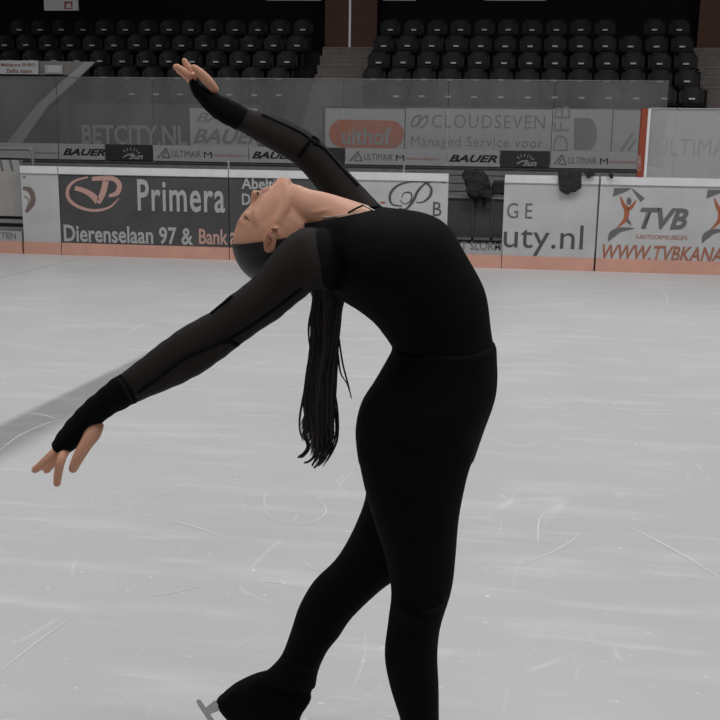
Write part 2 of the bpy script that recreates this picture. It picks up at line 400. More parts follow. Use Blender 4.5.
for dx, dy in ((0, 0), (93.7, 1.6)):
    poly(c5([(175, 93), (265, 93), (240, 110), (168, 138)], dx, dy), Yt, 'grey_letter', bF)
    poly(c5([(267, 93), (333, 145), (312, 165), (272, 108)], dx, dy), Yt, 'grey_letter', bF)
    ribbons([(c5([(208, 135), (222, 175), (240, 205), (232, 255), (190, 297)], dx, dy), [1, 3.5, 5.2, 4, 1]), (c5([(238, 205), (265, 190), (288, 155)], dx, dy), [3.5, 3.5, 1])], Yt, 'orange_letter', bF)
    poly(c5([(252+13*math.cos(a), 160+20*math.sin(a)) for a in [i*math.pi/6 for i in range(12)]], dx, dy), Yt, 'grey_letter', bF)
    poly(c5([(245, 243), (262, 272), (264, 288), (238, 268)], dx, dy), Yt, 'grey_letter', bF)
    ribbons([(c5([(146, 366), (165, 332), (205, 308), (277, 300)], dx, dy), [1, 6.5, 5, 1])], Yt, 'grey_letter', bF)
text('TVB', 639.5, 208, 688, 229.5, Yt, 'grey_letter', bF, shear=.28, bold=.035)
text('KANTOORMEUBELEN', 636, 235, 687, 239.5, Yt, 'brown_letter', bF)
text('WWW.TVBKANA', 602, 245.8, 723, 261, Yt, 'brown_letter', bF, shear=.25, bold=.02)
bL = board(-190, -26, 'white_board', 'plain white rink board at the far left edge')

# ---- gates: the low sill, what stands in the openings
def sill(x0, x1, s, label):
    X0, X1 = onY(x0, 240, YB).x, onY(x1, 240, YB).x
    e = empty('gate_sill', ((X0+X1)/2, YB, 0), label, 'gate sill')
    box('kick_plate', X0, X1, YB-.012, YB+.10, 0, KZ, 'kick', e)
    box('sill_panel', X0, X1, YB+.0, YB+.10, KZ, KZ+.13, 'strip', e)
    return e
s1 = sill(448, 502.8, '', 'low pale sill with worn lettering across the open gate')
text('T SLORM', 461, 242, 501, 250, YB, 'grey_letter', s1, bold=.01)
s2 = sill(-25.8, 21.8, '', 'low pale sill with worn lettering at the left opening')
text('TEN', 1, 232.5, 16, 238.5, YB, 'grey_letter', s2, bold=.01)
# left opening: grey door panel set back
XL0, XL1 = onY(-25, 190, YB+.12).x, onY(21.5, 190, YB+.12).x
g = empty('gate_door', ((XL0+XL1)/2, YB+.14, 0), 'grey brown gate panel set back in the left opening', 'gate')
z1, z0 = onY(10, 160, YB+.14).z, onY(10, 216, YB+.14).z
box('panel', XL0, XL1, YB+.14, YB+.2, z0, z1, 'grey_panel', g)
for px in (0, 10, 20):
    poly([(px-1.5, 160), (px+1.5, 160), (px+4, 171), (px+1.5, 171)], YB+.14, 'grey_letter', g, 'stripe')
box('rail', XL0, XL1, YB+.16, YB+.24, onY(10, 232, YB).z, onY(10, 228, YB).z, 'grey_metal', g)
box('rail', XL0, XL1, YB+.16, YB+.24, onY(10, 224, YB).z, onY(10, 220, YB).z, 'grey_metal', g)
box('lower_panel', XL0, XL1, YB+.25, YB+.28, 0, z0, 'dark_board', g)
gh = empty('guard_pipe', (onY(10, 150, YB+.4).x, YB+.4, 0), 'bent grey pipe frame above the left opening', 'pipe')
bm = bmesh.new(); tube(bm, [onY(-10, 148.5, YB+.4), onY(15, 148.8, YB+.4), onY(30, 149, YB+.4), onY(32, 152, YB+.4), onY(33, 163, YB+.4), onY(34, 200, YB+.4), Vector((onY(34, 200, YB+.4).x, YB+.4, 0))], .022, 8)
from_bm('pipe', bm, 'grey_metal', gh, True)
bm = bmesh.new(); tube(bm, [onY(-10, 157, YB+.4), onY(15, 157.5, YB+.4), onY(32, 158, YB+.4)], .018, 8); from_bm('pipe', bm, 'grey_metal', gh, True)

# right opening: bench box behind
YN = YB+.75
XG0, XG1 = onY(425, 210, YN).x, onY(525, 210, YN).x
zl = onY(475, 197, YN).z
e = empty('bench_box', ((XG0+XG1)/2, YN, 0), 'dark bench front with pale ledge seen through the open gate', 'bench')
box('front_panel', XG0, XG1, YN, YN+.05, 0, zl-.02, 'dark_board', e)
box('ledge', XG0, XG1, YN-.03, YN+.30, zl-.02, zl+.01, 'grey_metal', e)
box('lower_rail', XG0, XG1, YN-.02, YN, onY(475, 240, YN).z, onY(475, 237.5, YN).z, 'grey_metal', e)
for px in (473, 492):
    X = onY(px, 220, YN).x; box('post', X-.015, X+.015, YN-.02, YN, .05, zl-.02, 'dark_board', e)
# slatted backs on the far boards behind the gate
zs0 = 1.23; zs1 = 1.4718
XF0, XF1 = onY(-60, 160, YF).x, onY(639, 160, YF).x
fb = empty('inner_board', ((XF0+XF1)/2, YF, 0), 'long grey inner board wall carrying the sponsor strip', 'board')
box('panel', XF0, XF1, YF, YF+.1, 0, zs0, 'far_board', fb)
for i in range(5):
    z = .62+i*.12; box('slat', XF0, XF1, YF-.02, YF, z, z+.085, 'far_board', fb)
box('top_ledge', XF0, XF1, YF-.05, YF+.12, zs0-.035, zs0-.005, 'grey_metal', fb)
def strip(x0, x1, m, label, fn):
    X0, X1 = onY(x0, 157, YF).x+.008, onY(x1, 157, YF).x-.008
    e = empty('sponsor_sign', ((X0+X1)/2, YF-.02, zs0), label, 'sign', 'sponsor signs on the inner boards')
    box('sign_panel', X0, X1, YF-.085, YF-.055, zs0, zs1, m, e); fn(e); return e
YS = YF-.085
def ymid(x): return onscreen_y(x)
def yz(x, z, Y):
    # picture row of height z on plane Y near column x
    lo, hi = 0, 400
    for _ in range(30):
        mid = (lo+hi)/2
        if onY(x, mid, Y).z > z: lo = mid
        else: hi = mid
    return lo
def st_text(s, x0, x1, f0, f1, m, e, **k):
    xm = (x0+x1)/2; yt = yz(xm, zs1, YS); yb = yz(xm, zs0, YS); H = yb-yt
    return text(s, x0, yt+H*f0, x1, yt+H*f1, YS, m, e, **k)
def bauer(x0, x1):
    return lambda e: st_text('BAUER', x0+2, x1-2, .3, .75, 'black_letter', e, shear=.35, bold=.035)
def sun(x0, x1):
    def f(e):
        xm = x0+(x1-x0)*.5; st_text('Sun', xm-2, xm+12, .55, .92, 'strip', e, shear=.3, bold=.02)
        yc = (yz(xm, zs0, YS)+yz(xm, zs1, YS))/2
        ribbons([([(xm+math.cos(a)*7, yc+2-math.sin(a)*4), (xm+math.cos(a)*9, yc+2-math.sin(a)*6), (xm+math.cos(a)*10, yc+2-math.sin(a)*7)], [.8, .8, .8]) for a in [math.radians(20+i*24) for i in range(6)]], YS, 'strip', e)
        ribbons([([(xm-8, yc+5), (xm-2, yc+2), (xm+4, yc+4)], [1, 1.4, .8])], YS, 'strip', e)
    return f
def ultim(x0, tail=True):
    def f(e):
        yt = yz(x0+10, zs1, YS); H = yz(x0+10, zs0, YS)-yt
        ribbons([([(x0+3, yt+H*.8), (x0+7, yt+H*.5), (x0+11, yt+H*.2)], [1, 1, 1]), ([(x0+11, yt+H*.2), (x0+13, yt+H*.5), (x0+15, yt+H*.8)], [1, 1, 1]),
                 ([(x0+15, yt+H*.8), (x0+11, yt+H*.78), (x0+8, yt+H*.76)], [.9, .9, .9]), ([(x0+7, yt+H*.76), (x0+9, yt+H*.6), (x0+11, yt+H*.42)], [.9, .9, .9])], YS, 'dark_letter', e)
        st_text('ULTIMAIR', x0+17, x0+46, .33, .74, 'grey_letter', e)
        st_text('M', x0+49, x0+57, .38, .74, 'black_letter', e)
        if tail: st_text('MAKELAARDIJ B.V.', x0+58, x0+93, .52, .7, 'brown_letter', e)
    return f
strip(-60, 61, 'strip', 'pale sponsor sign at the far left end of the strip', lambda e: st_text('MAKELAARDIJ B.V.', 33, 59, .55, .72, 'grey_letter', e))
strip(61, 107.5, 'strip', 'pale sign with slanted black letters above the brown swirl board', bauer(61, 107.5))
strip(107.5, 154.5, 'strip_dark', 'black sign with sunrays above the pink emblem', sun(107.5, 154.5))
strip(154.5, 250, 'strip', 'long pale sign with triangle emblem left of the raised arm', ultim(155))
strip(250, 297, 'strip', 'pale sign with slanted black letters half hidden by the raised arm', bauer(250, 297))
strip(297, 346, 'strip_dark', 'black sign directly behind the raised elbow', sun(297, 346))
strip(346, 447, 'strip', 'long pale sign with triangle emblem right of the raised elbow', ultim(347))
strip(447, 499.5, 'strip', 'pale sign with slanted black letters above the open gate', bauer(447, 499.5))
strip(499.5, 550, 'strip_dark', 'black sign with sunrays above the web address board', sun(499.5, 550))
strip(550, 639, 'strip', 'long pale sign with triangle emblem beside the red post', ultim(551, True))

# ---- glass panes above the inner boards
zg = 2.4887
cuts_ = [-60, 57, 153, 250, 343, 448, 554, 667]
for a, b, lb in zip(cuts_, cuts_[1:], ['above the far left sign', 'above the slanted-letter sign at left', 'behind the raised forearm', 'behind the raised hand and elbow', 'in front of the orange banner', 'in front of the cloud company banner', 'nearest the red post']):
    X0, X1 = onY(a, 110, YF+.04).x+.004, onY(b, 110, YF+.04).x-.004
    e = box('glass_pane', X0, X1, YF+.034, YF+.046, zs1-.2, zg, 'glass', fb)
    box('edge_strip', X0, X1, YF+.030, YF+.05, zg, zg+.012, 'grey_metal', e)
# near glass at right end with red post
zp = onY(645, 108.5, YB+.06).z
XP = onY(641, 140, YB+.06).x
for a, b, lb in ((648.4, 675, 'narrow hazy glass pane right beside the red post'), (675, 790, 'wide hazy glass pane at the right edge above the figure emblems')):
    X0, X1 = onY(a, 140, YB+.06).x, onY(b, 140, YB+.06).x-.006
    e = empty('rink_glass', ((X0+X1)/2, YB+.06, HB), lb, 'glass')
    box('pane', X0, X1, YB+.054, YB+.066, HB, zp, 'glass_near', e)
    box('edge_strip', X0, X1, YB+.05, YB+.07, zp, zp+.01, 'strip', e)
p = empty('glass_post', (XP, YB+.06, HB), 'slim red orange upright post with a white edge holding the end glass', 'post')
X0, X1 = onY(636, 172, YB+.06).x, onY(642.5, 172, YB+.06).x; XX = onY(646.3, 172, YB+.06).x
box('red_face', X0+.01, X1+.01, YB+.02, YB+.10, HB, zp, 'red_post', p, .004)
box('white_edge', X1+.01, XX+.0, YB+.03, YB+.09, HB, zp, 'rail', p, .003)
text('CORIT', 637.4, 155, 641, 171, YB+.02, 'light_letter', p, rot=1)
# little white posts on the near rail and the black oddments
for px, lb in ((228.5, 'small white peg on the board rail near the shop lettering'), (404, 'small white peg on the board rail behind the skater chest')):
    X = onY(px, 165, YB+.05).x; bm = bmesh.new(); tube(bm, [Vector((X, YB+.05, HB)), Vector((X, YB+.05, HB+.06)), Vector((X, YB+.05, HB+.11))], [.022, .016, .018], 10)
    tag(from_bm('peg', bm, 'steel', None, True), lb, 'peg')

# ---- clothes and oddments on the rail
def cloth_blob(name, px_pts, Y, th, m, label, cat, seed, parent=None, amp=1.0):
    """a crumpled garment: outline at its place, thick, puffed and wrinkled"""
    rnd = random.Random(seed); bm = bmesh.new()
    pts = [onY(x, y, Y) for x, y in px_pts]; prism(bm, pts, th)
    bmesh.ops.triangulate(bm, faces=bm.faces); me = remesh(bm, .012, 8, name)
    c = sum(pts, Vector())/len(pts)
    for v in me.vertices:
        q = v.co; n3 = mnoise.noise_vector(q*9+Vector((seed, 0, 0)))*.035+mnoise.noise_vector(q*24)*.014; v.co = q+n3*amp
    return me
e = empty('jacket', onY(478, 197, YN-.02), 'crumpled black jacket draped over the ledge in the open gate', 'jacket')
link('body_cloth', cloth_blob('body_cloth', [(461, 173), (468, 168), (475, 170), (484, 172), (489, 180), (492, 190), (491, 198), (483, 199), (470, 198), (466, 192), (467, 183), (463, 178)], YN-.20, .13, 'cloth_dark', '', '', 1), 'cloth_dark', e)
for k, pts in enumerate(([(473, 195), (478, 195), (477.5, 203), (475.5, 209), (474, 203)], [(482, 195), (487, 195), (486, 202), (484.5, 208), (483, 202)])):
    link('strap', cloth_blob('strap', pts, YN-.08, .03, 'cloth_dark', '', '', 2), 'cloth_dark', e)
b2 = link('bag', cloth_blob('bag', [(493, 185), (497, 181), (503, 183), (505, 190), (504, 195.6), (492, 195.6), (491, 191)], YN-.03, .12, 'cloth_dark', '', '', 5), 'cloth_dark')
tag(b2, 'small dark bag beside the jacket on the ledge', 'bag')
cl = link('cloth', cloth_blob('cloth', [(558.5, 168), (581.5, 170), (582, 188), (577, 189.5), (576, 192.5), (571, 192.5), (569, 195), (566, 194.5), (559, 190.5)], YB-.085, .04, 'cloth_dark', '', '', 3, amp=.3), 'cloth_dark')
tag(cl, 'dark cloth hanging over the top of the web address board', 'cloth')
gl = link('glove', cloth_blob('glove', [(584, 172), (589, 171.5), (591, 169.5), (595, 172), (597, 173.5), (592, 176), (588, 179), (585.5, 178), (587, 175)], YB-.09, .05, 'cloth_dark', '', '', 4), 'cloth_dark')
tag(gl, 'small black glove lying on the rail right of the hanging cloth', 'glove')
gl = link('glove', cloth_blob('glove', [(606, 171.5), (609, 171), (614, 174.5), (613.5, 179), (610, 180), (608, 176)], YB-.09, .05, 'cloth_dark', '', '', 6), 'cloth_dark')
tag(gl, 'tiny black glove on the rail left of the red post', 'glove')

# ---- the stand: banner wall, banners, terraces, stairs, seats
XW0, XW1 = -11.6, 8.5
ztop = onY(500, 107, YW).z
XA0, XA1 = onY(259, 120, YW).x, onY(322, 120, YW).x
bw = box('trim_3', XW0, XA0, YW, YW+.15, 0, ztop, 'concrete'); tag(bw, 'low concrete wall in front of the left stand', 'wall', kind='structure')
bw = box('trim_4', XA1, XW1, YW, YW+.15, 0, ztop, 'concrete'); tag(bw, 'low concrete wall in front of the right stand', 'wall', kind='structure')
def banner(x0, x1, y0, m, label, fn, th=.03):
    X0, X1 = onY(x0, 130, YW).x+.01, onY(x1, 130, YW).x-.01; zt = onY((x0+x1)/2, y0, YW).z
    e = empty('banner', ((X0+X1)/2, YW-th, .5), label, 'banner', 'sponsor banners behind the glass')
    box('sheet', X0, X1, YW-th, YW-.012, .5, min(zt, ztop-.01), m, e); fn(e); return e
YT = YW-.03
banner(-60, 22, 112, 'banner_dark', 'plain dark banner behind the sloping board', lambda e: None)
banner(70, 190, 108, 'banner_dark', 'dark banner with pale capital letters behind the glass', lambda e: text('BETCITY.NL', 82, 125, 187, 145, YT, 'banner_pale', e, bold=.02))
def f_(e):
    text('BAUER', 196, 113, 258, 122.5, YT, 'banner_ghost', e, shear=.35, bold=.02); text('BAUER', 193, 129, 262, 144, YT, 'banner_ink', e, shear=.35, bold=.03)
banner(190, 258, 108.3, 'banner_grey', 'grey banner with two rows of slanted letters behind the glass', f_)
def f_(e):
    pts = []
    for cx, cy, a0 in ((391, 134.5, -90), (342, 133.5, 90)):
        pts += [(cx+13*math.cos(math.radians(a0+i*15)), cy+14*math.sin(math.radians(a0+i*15))) for i in range(13)]
    poly(pts, YT, 'banner_orange', e, 'emblem'); text('uithof', 342, 127, 391, 145, YT-.005, 'banner_pale', e, bold=.02)
banner(325, 405, 108.8, 'banner_grey', 'grey banner with a bright orange rounded emblem', f_)
def f_(e):
    text('CLOUDSEVEN', 432, 115, 545, 128.5, YT, 'banner_ink', e, space=1.15); text('Managed Service voor', 411, 137, 543, 150, YT, 'banner_ink', e, space=1.1)
    ribbons([([(411, 126), (414, 118), (420, 116), (418, 124), (412, 127)], [2, 2, 2, 2, 2]), ([(417, 127), (421, 120), (427, 116), (426, 124), (420, 128)], [2, 2, 2, 2, 2])], YT, 'banner_ink', e)
banner(405, 552, 109, 'banner_grey', 'wide grey banner with two lines of thin dark lettering', f_)
def f_(e):
    text('DFB', 553.5, 106, 569, 152, YT, 'banner_ghost', e, rot=1)
    poly([(574, 118), (585, 118)]+[(588+9*math.sin(math.radians(a)), 134-16*math.cos(math.radians(a))) for a in range(0, 181, 20)]+[(574, 150)], YT, 'banner_ink', e)
banner(552, 612, 109.3, 'banner_grey', 'grey banner with a solid dark rounded letter', f_)
def f_(e):
    ribbons([([(621, 151), (627, 142), (633, 133)], [3, 3, 3]), ([(628, 151), (632, 145), (636, 139)], [2.5, 2.5, 2.5])], YT, 'banner_ghost', e)
    text('ULTIMAIR', 655, 139, 745, 156, YT, 'banner_ghost', e)
banner(612, 780, 111, 'banner_grey', 'grey banner with a triangle emblem behind the red post', f_)

# rows of seats; tags seen at these rows of the picture
ROWS = [  # Y, pixel row of seat tag at x~560
    (18.55, 97.5), (19.35, 80.5), (20.15, 63), (20.95, 46), (21.75, 29.5)]
RZ = [onY(560, py, Y).z for Y, py in ROWS]
# seat positions measured along each row: (left block first,last,count), (right block first,last,count)
SP = [((130, 278, 7), (395, 693, 12)), ((5, 277, 12), (373, 688, 13)), ((7, 286, 13), (378, 687, 13)), ((2, 296, 14), (383, 683, 13)), ((17, 302, 14), (390, 680, 13))]
TREAD = .8
AX0 = onY(300, 60, 19.3).x; AX1 = onY(360, 60, 19.3).x      # the aisle
BX1 = 3.76                              # right-hand aisle
def terrace(X0, X1, name, label):
    bm = bmesh.new()
    for i, (Y, _) in enumerate(ROWS):
        z = RZ[i]-.50
        bx(bm, X0, X1, Y-.35, Y-.35+TREAD-.002 if i < 4 else 24.2, 0, z)
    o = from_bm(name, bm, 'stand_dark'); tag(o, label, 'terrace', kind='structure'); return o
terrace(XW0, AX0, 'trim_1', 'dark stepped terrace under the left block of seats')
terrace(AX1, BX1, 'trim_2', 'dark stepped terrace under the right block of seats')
def stairs(X0, X1, label):
    e = empty('staircase', ((X0+X1)/2, YW+.2, 0), label, 'stairs')
    n = 12; za = RZ[0]-1.15; zb = RZ[4]-.36; y0 = YW+.2; y1 = 22.0
    bm = bmesh.new()
    for i in range(n):
        bx(bm, X0+.01, X1-.01, y0+(y1-y0)*i/n, 24.1, 0 if i == 0 else za+(zb-za)*(i-1)/(n-1)-.02, za+(zb-za)*i/(n-1)-.02)
    from_bm('flight', bm, 'step', e)
    for i in range(n):
        z = za+(zb-za)*i/(n-1); y = y0+(y1-y0)*i/n; box('nosing', X0+.02, X1-.02, y-.015, y+.05, z-.02, z, 'step_nose', e)
    return e
stairs(AX0, AX1, 'grey aisle staircase between the two seat blocks, below the brown doors')
stairs(BX1, BX1+1.4, 'grey staircase at the right edge beside the last seats')
# doors at the head of the stairs
Yd = 23.6; dz0 = RZ[4]-.38
X0, X1 = onY(325, 20, Yd).x, onY(377, 20, Yd).x
d = empty('door_1', ((X0+X1)/2, Yd, dz0), 'brown double door at the head of the aisle stairs', 'door'); d['kind'] = 'structure'
Xm = onY(350, 20, Yd).x
box('door_leaf', X0, Xm-.03, Yd, Yd+.06, dz0, dz0+2.3, 'brown_door', d); box('door_leaf', Xm+.03, X1, Yd, Yd+.06, dz0, dz0+2.3, 'brown_door', d)
box('middle_strip', Xm-.025, Xm+.025, Yd-.02, Yd+.05, dz0, dz0+2.3, 'steel', d)
X0, X1 = onY(699, 20, Yd).x, onY(750, 20, Yd).x
d = empty('door_2', ((X0+X1)/2, Yd, dz0), 'brown door at the top right edge', 'door'); d['kind'] = 'structure'
box('door_leaf', X0, X1, Yd, Yd+.06, dz0, dz0+2.3, 'brown_door', d)

def make_seat():
    e = bpy.data.objects.new('stadium_seat', None); COL.objects.link(e); e.empty_display_size = .1
    # backrest: curved shell with rounded top
    bm = bmesh.new(); nx, nz = 12, 8; W = .225; H = .33
    def pt(i, j, off):
        u = -1+2*i/nx; t = j/nz; wz = W*(1-.10*(1-t))*(1-max(0, t-.5)**2.2*1.5*abs(u)**1.0)
        z = -.09+H*t*(1-.16*abs(u)**3.0*t); return Vector((u*wz, .14-.07*u*u+.07*t+off, z))
    G = [[[bm.verts.new(pt(i, j, o_)) for j in range(nz+1)] for i in range(nx+1)] for o_ in (0, .02)]
    for i in range(nx):
        for j in range(nz):
            bm.faces.new((G[0][i][j], G[0][i+1][j], G[0][i+1][j+1], G[0][i][j+1])); bm.faces.new((G[1][i][j], G[1][i][j+1], G[1][i+1][j+1], G[1][i+1][j]))
    for j in range(nz):
        bm.faces.new((G[0][0][j], G[0][0][j+1], G[1][0][j+1], G[1][0][j])); bm.faces.new((G[0][nx][j+1], G[0][nx][j], G[1][nx][j], G[1][nx][j+1]))
    for i in range(nx):
        bm.faces.new((G[0][i][nz], G[0][i+1][nz], G[1][i+1][nz], G[1][i][nz])); bm.faces.new((G[0][i+1][0], G[0][i][0], G[1][i][0], G[1][i+1][0]))
    from_bm('backrest', bm, 'seat', None, True).parent = e
    bm = bmesh.new(); bx(bm, -.21, .21, -.22, .14, -.15, -.115, .015); o = from_bm('seat', bm, 'seat', None, True); o.parent = e
    bm = bmesh.new(); bx(bm, -.052, .052, .085, .125, -.012, .018); o = from_bm('number_tag', bm, 'tag', None); o.parent = e
    for s in (-.15, .15):
        bm = bmesh.new(); bx(bm, s-.015, s+.015, -.1, .18, -.50, -.085); bx(bm, s-.015, s+.015, .12, .2, -.14, .1)
        o = from_bm('bracket', bm, 'seat', None); o.parent = e
    return e
seat0 = make_seat(); used = [False]
ordw = ['first', 'second', 'third', 'fourth', 'fifth', 'sixth', 'seventh', 'eighth', 'ninth', 'tenth', 'eleventh', 'twelfth', 'thirteenth', 'fourteenth', 'fifteenth']
roww = ['lowest', 'second lowest', 'middle', 'second highest', 'highest']
def place_seat(loc, rz, label, group):
    if not used[0]: r = seat0; used[0] = True
    else:
        r = seat0.copy(); COL.objects.link(r)
        for ch in list(seat0.children):
            c = ch.copy(); COL.objects.link(c); c.parent = r
    r.location = loc; r.rotation_euler = (random.uniform(-.04, .03), 0, rz)
    tag(r, label, 'seat', group)
for i, (Y, py) in enumerate(ROWS):
    for side, (f0, f1, n) in zip(('left', 'right'), SP[i]):
        xa, xb = onY(f0, py, Y).x, onY(f1, py, Y).x
        for k in range(n):
            if i == 4 and side == 'right' and k == 10: continue
            X = xa+(xb-xa)*k/(n-1); num = n-1-k if side == 'left' else k
            place_seat((X, Y, RZ[i]), random.uniform(-.04, .04), 'black stadium seat, %s from the aisle, %s row, %s block' % (ordw[num], roww[i], side), 'black stadium seats in the %s block' % side)

# ledge with notices and sloping board at left
YL = 17.6
z1, z0 = onY(45, 61.5, YL).z, onY(45, 75, YL).z
X0, X1 = onY(-60, 68, YL).x, onY(93, 62, YL).x
lg = empty('ramp_parapet', (onY(45, 70, YL).x, YL, 0), 'grey parapet with a sloping board running down behind the glass', 'parapet')
poly([(-60, 61), (40, 61.3), (95, 62), (85, 70), (76, 75.5), (-60, 74.5)], YL, 'grey_panel', lg, 'panel', .06)
poly([(87, 62.3), (97, 62.3), (79, 80), (50, 106), (24, 143), (9, 143), (38, 106), (66, 80)], YL-.05, 'banner_pale', lg, 'sloping_board', .09)
box('under_panel', onY(-60, 90, YL).x, onY(66, 78, YL).x, YL+.02, YL+.06, .5, z0, 'concrete', lg)
for px in (-40, 20): box('post', onY(px, 100, YL).x-.03, onY(px, 100, YL).x+.03, YL+.06, YL+.12, 0, z1-.05, 'concrete', lg)
Yn = YL-.16
X0, X1 = onY(-20, 68, Yn).x, onY(38, 68, Yn).x
n_ = empty('notice_sign', ((X0+X1)/2, Yn, onY(10, 74, Yn).z), 'white first aid notice with dark lettering on the left parapet', 'sign')
box('sign_panel', X0, X1, Yn, Yn+.02, onY(10, 74, Yn).z, onY(10, 60.5, Yn).z, 'tag', n_)
text('Meldpunt EHBO', 1, 63, 36, 67.5, Yn, 'brown_letter', n_, bold=.02); text('EnRa team', 7, 68.8, 32, 73, Yn, 'brown_letter', n_, bold=.02)
X0, X1 = onY(44.5, 70, Yn).x, onY(62, 70, Yn).x
lb_ = empty('lamp_box', ((X0+X1)/2, Yn, onY(53, 74, Yn).z), 'small pale emergency lamp box right of the first aid notice', 'lamp')
box('housing', X0, X1, Yn, Yn+.06, onY(53, 74, Yn).z, onY(53, 65, Yn).z, 'rail', lb_, .008)
box('lens', X0+.06, X1-.05, Yn-.01, Yn, onY(53, 72.3, Yn).z, onY(53, 66.7, Yn).z, 'tag', lb_)
bm = bmesh.new(); tube(bm, [onY(57, 74, Yn+.02), onY(57.5, 80, Yn+.02), onY(56.5, 92, Yn+.02), onY(58, 104, Yn+.02)], .008, 6); from_bm('cable', bm, 'stand_dark', lb_, True)
# hanging sign top left
Yh = 20.5
X0, X1 = onY(44, 5, Yh).x, onY(78, 5, Yh).x; zb = onY(60, 10.5, Yh).z
h = empty('hanging_sign', ((X0+X1)/2, Yh, zb), 'pale hanging sign with a small red pictogram at the top left', 'sign')
box('sign_panel', X0, X1, Yh, Yh+.04, zb, zb+.42, 'banner_grey', h)
poly([(64.5, 1.5), (72.5, 1.5), (72.5, 9), (64.5, 9)], Yh, 'orange_letter', h, 'pictogram', .006)
poly([(66, 8), (66.5, 5), (68, 3), (70, 3), (71, 5), (71.5, 8)], Yh, 'tag', h, 'pictogram_figure', .011)
for s in (X0+.1, X1-.1): box('hanger', s-.01, s+.01, Yh+.01, Yh+.03, zb+.42, 7.5, 'grey_metal', h)
# white tubes put in for the bright bits of light at the top
for a, b, lb in ((266, 321, 'pale tube standing for light, top left of the brown doors'), (383, 416, 'short pale tube standing for light, top right of the brown doors'), (484, 546, 'pale tube standing for light, top above the right seat block')):
    bm = bmesh.new(); q0, q1 = onY(a, .0, 22.5), onY(b, .2, 22.5); tube(bm, [q0, (q0+q1)/2, q1], .016, 8); o = from_bm('pipe', bm, 'tag', None, True); tag(o, lb, 'pipe')

# ------------------------------------------------------------------ the skater
WN, WFR = -.09, .08
root_loc = P(420, 848, WN); root_loc.z = 0
sk = empty('person', root_loc, 'person in black bending far backward on the ice, arms spread, hair hanging', 'person')

TORSO = [(331, 206, 322, 268, 0, .07), (345, 203, 332, 290, 0, .13), (364, 205, 342, 299, 0, .165), (392, 208, 358, 309, 0, .175), (425, 213, 373, 321, 0, .165),
         (448, 226, 382, 332, 0, .15), (468, 258, 389, 342, 0, .138), (485, 291, 393, 349, 0, .13), (490.5, 328, 393.5, 354, 0, .13),
         (494, 350, 390, 361, 0, .137), (496, 378, 375, 383, 0, .155), (493, 398, 361, 406, 0, .17), (483, 425, 356, 432, 0, .175), (473, 455, 359, 462, 0, .16)]
NECK = [(284, 190, 292, 232, 0, .034), (291, 184.5, 298, 236, 0, .043), (298, 184.8, 305, 238, 0, .048), (310, 189.2, 314, 240, 0, .050), (326, 192.5, 326, 246, 0, .055), (345, 198, 342, 262, 0, .075), (370, 206, 360, 285, 0, .09)]
NARM = [(332, 235, 340, 290, -.10, .055), (317, 229, 331, 291, -.135, .060), (300, 229, 316, 289, -.165, .056), (278, 247, 298, 302, -.178, .050), (255, 276, 280, 317, -.185, .046),
        (230, 296, 253, 335, -.19, .043), (209, 313, 232, 351, -.19, .041), (187, 325, 206, 370, -.185, .042), (165, 340, 182, 383, -.18, .040), (142, 358, 158, 393, -.175, .035),
        (120, 375, 136, 402, -.17, .029), (104, 387, 118, 410.5, -.165, .026), (88, 401, 103, 420.5, -.16, .026), (75, 413.5, 91, 430, -.157, .030), (64, 427, 80, 443, -.154, .034), (54, 442, 70, 451.5, -.15, .034)]
FARM = [(395, 212, 372, 262, .10, .055), (381, 206, 350, 240, .135, .058), (364, 188, 334, 214, .165, .050), (347, 170, 318, 190, .18, .046), (328, 149, 304, 173, .19, .043),
        (313, 135, 290, 160, .20, .042), (293, 123, 270, 149, .22, .041), (270, 115, 252, 138, .24, .036), (247, 109, 236, 129, .26, .030), (225, 98, 213, 116, .27, .026),
        (211, 91, 202, 105, .275, .028), (201, 84, 193, 93, .278, .032), (196.5, 78.5, 190.5, 84.5, .28, .032)]
NLEG = [(478, 405, 380, 405, -.06, .07), (478, 438, 358.5, 438, -.078, .090), (467, 476, 361, 472, -.09, .094), (459, 516, 371, 511, -.09, .088), (455.5, 556, 384, 553, -.09, .078),
        (451.5, 588, 391, 590, -.09, .067), (440.5, 625, 388, 622, -.09, .060), (437.5, 655, 384.5, 655, -.09, .060), (438.7, 684, 390, 686, -.09, .056), (439, 719, 400, 719, -.09, .048),
        (440, 748, 403, 748, -.09, .042), (441, 775, 401, 777, -.09, .042)]
FLEG = [(476, 415, 380, 415, .07, .10), (468, 468, 362, 452, .082, .095), (447, 518, 366, 492, .088, .088), (415, 562, 354.7, 527, .09, .077), (382, 587, 336, 560, .09, .065),
        (353, 615, 313, 583, .088, .060), (340, 634, 298.5, 608, .085, .058), (328, 649, 290.5, 632, .082, .053), (319, 669, 280, 658, .08, .046), (316, 686, 262, 676, .08, .043)]
FFOOT = [(214, 703, 240, 682, WFR, .022), (220, 711, 273, 672, WFR, .037), (232, 726, 311, 693, WFR, .042), (248, 747, 301, 716, WFR, .042), (262, 768, 296, 748, WFR, .042), (270, 781, 292, 769, WFR, .034), (275, 788, 285, 783, WFR, .015)]
NFOOT = [(399, 775, 398, 806, WN, .020), (403, 762, 401, 822, WN, .036), (422, 757, 420, 825, WN, .040), (443, 765, 441, 827, WN, .041), (472, 793, 470, 829, WN, .043), (498, 805, 496, 830, WN, .042), (514, 815, 513, 829, WN, .025)]

